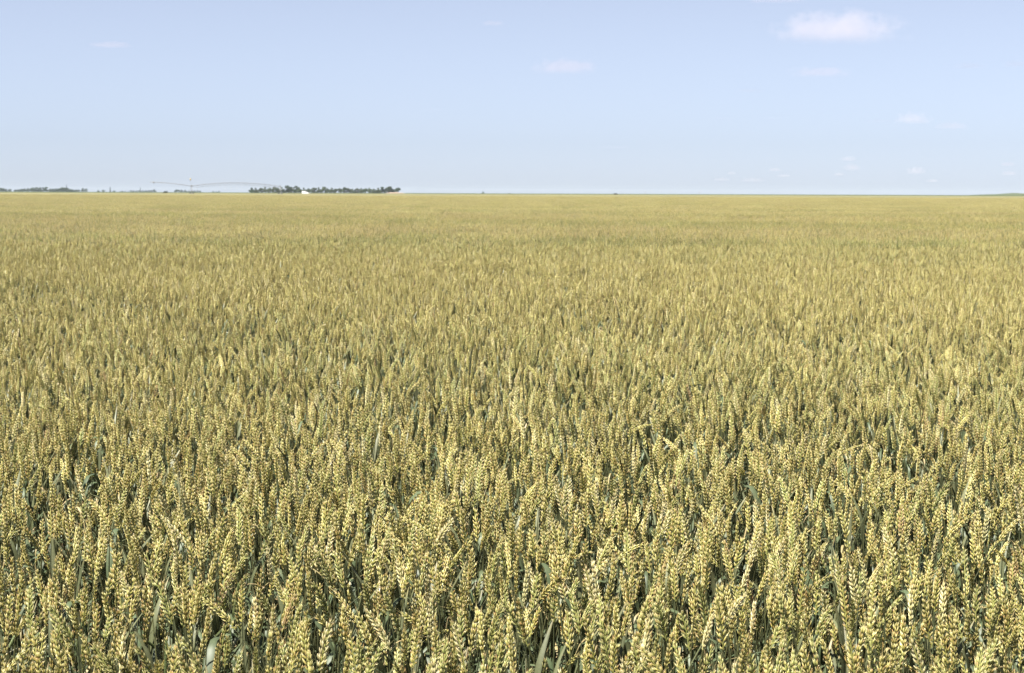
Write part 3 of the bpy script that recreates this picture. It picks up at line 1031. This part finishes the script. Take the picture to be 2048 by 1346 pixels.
# ------------------------------------------------------------------ centre-pivot irrigation machine
def irrigator():
    D0 = 800.0
    P0 = at(383, 372, D0)
    root = link('irrigation_machine', None, label='long arched irrigation machine on wheeled towers standing in the far wheat', category='irrigator')
    root.location = (P0.x, D0, 0)
    zt = P0.z
    step = np.array((40.0, 26.0, 0))
    su = step / np.linalg.norm(step)
    sv = np.array((-su[1], su[0], 0))
    zc = at(470, 365.5, D0 + 13).z
    def arch(p, q, rise, n=17):
        t = np.linspace(0, 1, n)[:, None]
        a_ = p * (1 - t) + q * t
        a_[:, 2] += rise * 4 * (t * (1 - t)).ravel()
        return a_
    towers = [np.array((0, 0, zt)) + step * i for i in range(2)]
    # overhang with the end gun
    e = at(306, 364.5, D0)
    end = np.array((e.x - P0.x, -7.0, e.z))
    spans = [(towers[0], towers[1], zc - zt)]
    t = np.linspace(0, 1, 12)[:, None]
    over = towers[0] * (1 - t) + end * t
    over[:, 2] = zt + (end[2] - zt) * np.sin(t.ravel() * math.pi / 2)
    m_ = MB(); tube(m_, over, .12, 8); link('boom_pipe', m_.mesh('boom_pipe', [M_GALV]), root)
    m_ = MB(); g = over[-2]
    tube(m_, [g + np.array((0, 0, -.45)), g + np.array((0, 0, .1)), g + np.array((-.3, 0, .55))], [.45, .32, .12], 8)
    link('end_gun', m_.mesh('end_gun', [M_GALV]), root)
    for p, q, rise in spans:
        a_ = arch(p, q, rise)
        m_ = MB(); tube(m_, a_, .11, 8); pipe = link('pipe', m_.mesh('pipe', [M_GALV]), root)
        low = a_.copy(); low[1:-1, 2] -= 1.1
        m_ = MB()
        for s in (-.5, .5):
            b_ = low + sv * s
            b_[0], b_[-1] = a_[0], a_[-1]
            tube(m_, b_, .025, 5)
            for i in range(1, 16):
                tube(m_, [a_[i], b_[i]], .025, 4)
                tube(m_, [a_[i], b_[i + 1] if i < 15 else b_[i]], .02, 4) if i < 15 else None
        link('truss', m_.mesh('truss', [M_GALV]), root)
        for i in range(1, 16):
            m_ = MB(); h_ = a_[i] + np.array((0, 0, 0))
            tube(m_, [h_, h_ + np.array((0, 0, -h_[2] + 2.2))], .022, 5)
            hose = link('drop_hose', m_.mesh('drop_hose', [M_PALEPOLE]), root)
            m_ = MB(); b_ = h_ * np.array((1, 1, 0)) + np.array((0, 0, 2.2))
            tube(m_, [b_, b_ - np.array((0, 0, .12)), b_ - np.array((0, 0, .2))], [.04, .07, .03], 6)
            link('sprinkler', m_.mesh('sprinkler', [M_GALV]), hose)
    for T in towers:
        for s in (-1, 1):
            foot = T * np.array((1, 1, 0)) + sv * s * 1.9 + np.array((0, 0, .7))
            for d_ in (-.5, .5):
                m_ = MB(); tube(m_, [T + su * d_ * .3, foot + su * d_], .07, 6); link('tower_leg', m_.mesh('tower_leg', [M_GALV]), root)
            wb = foot
            m_ = MB(); tube(m_, [wb - su * .16, wb + su * .16], .62, 16); w = link('wheel', m_.mesh('wheel', [M_RUBBER]), root)
            m_ = MB(); tube(m_, [wb - su * .18, wb + su * .18], .33, 12); link('rim', m_.mesh('rim', [M_GALV]), w)
        m_ = MB(); tube(m_, [T * np.array((1, 1, 0)) + sv * 1.9 + np.array((0, 0, .8)), T * np.array((1, 1, 0)) - sv * 1.9 + np.array((0, 0, .8))], .09, 6)
        link('base_beam', m_.mesh('base_beam', [M_GALV]), root)
        m_ = MB(); box(m_, T + np.array((0, 0, .25)), (.5, .4, .5)); link('control_box', m_.mesh('control_box', [M_GALV]), root)
    top = at(381, 358.5, D0)
    m_ = MB(); tube(m_, [towers[0], (top.x - P0.x, 0, top.z)], 0.03, 6); mast = link('mast', m_.mesh('mast', [M_GALV]), root)
    m_ = MB(); b_ = np.array((top.x - P0.x, 0, top.z))
    tube(m_, [b_ - np.array((0, 0, .5)), b_ - np.array((0, 0, .3)), b_ + np.array((0, 0, .3)), b_ + np.array((0, 0, .5))], [.2, .34, .34, .16], 12)
    link('warning_lamp', m_.mesh('warning_lamp', [M_YELLOW]), mast)
irrigator()

# ------------------------------------------------------------------ haze
mb = MB()
box(mb, (0, 0, 8.0), (12400, 12400, 18.0))
hz = link('haze', None)
COL.objects.unlink(hz)
m = bpy.data.materials.new('haze')
m.use_nodes = True
nn = m.node_tree.nodes
nn.remove(nn['Principled BSDF'])
pv = nn.new('ShaderNodeVolumePrincipled')
pv.inputs['Color'].default_value = (0.78, 0.87, 1.0, 1)
pv.inputs['Density'].default_value = 0.000035
pv.inputs['Anisotropy'].default_value = 0.0
m.node_tree.links.new(pv.outputs[0], nn['Material Output'].inputs['Volume'])
link('haze', mb.mesh('haze', [m], False), kind='stuff', label='thin pale haze over the whole plain', category='haze')
bpy.data.objects.remove(hz)

# ------------------------------------------------------------------ clouds
def cloud_mat(name, color, density, seed):
    m = bpy.data.materials.new(name)
    m.use_nodes = True
    nn = m.node_tree.nodes
    ll = m.node_tree.links
    nn.remove(nn['Principled BSDF'])
    pv = nn.new('ShaderNodeVolumePrincipled')
    pv.inputs['Color'].default_value = (*color, 1)
    pv.inputs['Anisotropy'].default_value = 0.0
    tc = nn.new('ShaderNodeTexCoord')
    ln = nn.new('ShaderNodeVectorMath'); ln.operation = 'LENGTH'
    ll.new(tc.outputs['Object'], ln.inputs[0])
    no = nn.new('ShaderNodeTexNoise')
    no.inputs['Scale'].default_value = 2.2
    no.inputs['Detail'].default_value = 4.0
    no.inputs['Roughness'].default_value = 0.6
    mp = nn.new('ShaderNodeMapping')
    mp.inputs['Location'].default_value = (seed * 3.7, seed * 1.3, seed * 2.1)
    mp.inputs['Scale'].default_value = (1.6, 1.0, 0.7)
    ll.new(tc.outputs['Object'], mp.inputs[0])
    ll.new(mp.outputs[0], no.inputs['Vector'])
    # 1 - r + (noise - .5) * 1.6
    a1 = nn.new('ShaderNodeMath'); a1.operation = 'MULTIPLY_ADD'; a1.inputs[1].default_value = 1.7; a1.inputs[2].default_value = 0.02
    ll.new(no.outputs['Fac'], a1.inputs[0])
    a2 = nn.new('ShaderNodeMath'); a2.operation = 'SUBTRACT'
    ll.new(a1.outputs[0], a2.inputs[0])
    ll.new(ln.outputs['Value'], a2.inputs[1])
    mr = nn.new('ShaderNodeMapRange')
    mr.interpolation_type = 'SMOOTHSTEP'
    mr.inputs[1].default_value = 0.0
    mr.inputs[2].default_value = 0.36
    mr.inputs[3].default_value = 0.0
    mr.inputs[4].default_value = density
    ll.new(a2.outputs[0], mr.inputs[0])
    sp = nn.new('ShaderNodeSeparateXYZ')
    ll.new(tc.outputs['Object'], sp.inputs[0])
    mz = nn.new('ShaderNodeMapRange')
    mz.interpolation_type = 'SMOOTHSTEP'
    mz.inputs[1].default_value = -0.5
    mz.inputs[2].default_value = 0.05
    ll.new(sp.outputs['Z'], mz.inputs[0])
    mm = nn.new('ShaderNodeMath'); mm.operation = 'MULTIPLY'
    ll.new(mr.outputs[0], mm.inputs[0])
    ll.new(mz.outputs[0], mm.inputs[1])
    ll.new(mm.outputs[0], pv.inputs['Density'])
    ll.new(pv.outputs[0], nn['Material Output'].inputs['Volume'])
    return m

def cloud_hull(seed):
    rng = np.random.default_rng(seed)
    V, F = [], []
    nu, nv = 20, 10
    ph = rng.uniform(0, 6, 6)
    for j in range(nv + 1):
        b = -math.pi / 2 + math.pi * j / nv
        for i in range(nu):
            a_ = 2 * math.pi * i / nu
            r_ = 1.0 + 0.07 * math.sin(3 * a_ + ph[0]) * math.cos(b) + 0.06 * math.sin(5 * a_ + ph[1]) * math.cos(b)
            z = math.sin(b) * r_
            z = max(z, -0.5)                      # flat base
            V.append((math.cos(a_) * math.cos(b) * r_, math.sin(a_) * math.cos(b) * r_, z))
    for j in range(nv):
        for i in range(nu):
            F.append((j * nu + i, j * nu + (i + 1) % nu, (j + 1) * nu + (i + 1) % nu, (j + 1) * nu + i))
    mb = MB(); mb.add(V, F)
    return mb.mesh('cloud', [])

WHITE_C, PINK_C, GREY_C = (0.86, 0.77, 0.80), (0.78, 0.66, 0.71), (0.50, 0.50, 0.60)
CLOUDS = [  # centre px, width, height, optical depth, colour, label
    (1677, 54, 310, 76, 1.1, WHITE_C, 'largest white cumulus cloud with a flat base'),
    (1552, -2, 150, 16, 0.5, PINK_C, 'thin pale cloud above the largest cumulus cloud'),
    (1130, 132, 165, 40, 0.55, PINK_C, 'faint broad pinkish cloud alone in the open sky'),
    (1640, 143, 160, 26, 0.45, PINK_C, 'faint stretched cloud below the largest cumulus cloud'),
    (1825, 236, 92, 30, 1.2, WHITE_C, 'small bright cloud with a wispy tail beside it'),
    (1903, 251, 86, 18, 0.7, PINK_C, 'wispy tail cloud beside the small bright cloud'),
    (1755, 242, 70, 10, 0.4, GREY_C, 'thin grey streak cloud beside the small bright cloud'),
    (222, 89, 100, 16, 0.5, PINK_C, 'thin pinkish streak cloud high over the far treeline'),
    (985, 46, 60, 14, 0.3, PINK_C, 'tiny faint cloud above the broad pinkish cloud'),
    (1500, 181, 70, 10, 0.35, GREY_C, 'thin grey cloud streak under the stretched faint cloud'),
    (1940, 131, 80, 18, 0.4, GREY_C, 'faint grey lilac cloud at the height of the stretched faint cloud'),
    (2032, 127, 70, 18, 0.45, GREY_C, 'faint grey lilac cloud next to its slightly smaller twin'),
    (1445, 236, 60, 8, 0.3, GREY_C, 'thin grey cloud streak, fainter of a broken pair'),
    (1545, 236, 50, 8, 0.3, GREY_C, 'thin grey cloud streak, shorter of a broken pair'),
    (1225, 294, 100, 8, 0.3, GREY_C, 'long thin grey cloud streak low in the empty sky'),
    (870, 219, 50, 8, 0.25, GREY_C, 'short thin grey cloud streak beneath the broad pinkish cloud'),
    (1697, 317, 36, 13, 0.9, WHITE_C, 'small white puff cloud on top of a puffy pair low over the horizon'),
    (1704, 334, 42, 18, 0.9, WHITE_C, 'small white puff cloud at the bottom of a puffy pair low over the horizon'),
    (1678, 348, 26, 9, 0.8, WHITE_C, 'tiny white puff cloud under the puffy pair'),
    (1832, 341, 50, 18, 1.1, WHITE_C, 'round white puff cloud alone low over the horizon'),
    (1864, 361, 32, 8, 0.8, WHITE_C, 'tiny flat cloud under the lone round puff cloud'),
    (1549, 339, 32, 9, 0.9, WHITE_C, 'small flat white cloud close above the horizon'),
    (1567, 351, 32, 8, 0.8, WHITE_C, 'thin flat cloud just below the small flat white cloud'),
    (1505, 359, 60, 12, 0.6, WHITE_C, 'low hazy cloud bank touching the horizon haze'),
    (1443, 358, 40, 10, 0.6, WHITE_C, 'low hazy cloud at the end of the cloud bank'),
    (1463, 346, 24, 8, 0.6, WHITE_C, 'tiny puff cloud above the low hazy cloud bank'),
    (2018, 346, 40, 12, 1.0, WHITE_C, 'bright puff cloud above the low green hill'),
    (2016, 328, 40, 11, 0.8, PINK_C, 'pale puff cloud over the bright puff above the hill')]
for q, (cx, cyy, w, h, od, colr, lab) in enumerate(CLOUDS):
    elev = (387 - cyy) / F_PX
    dist = min(32000.0, max(14000.0, 1500.0 / max(0.02, elev)))
    c = at(cx, cyy, dist)
    sx = w / 2 * dist / F_PX
    sz = h / 2 * dist / F_PX / 0.75
    sy = max(sx * 0.6, sz)
    o = link('cloud', cloud_hull(q), label=lab, category='cloud')
    o.data.materials.append(cloud_mat('cloud_vapour', colr, od / (2 * sy) * (0.58 if q == 0 else 0.55 if cyy < 200 else 0.25), q + 1))
    o.location = c + Vector((0, 0, -sz * 0.2))
    o.scale = (sx, sy, sz)
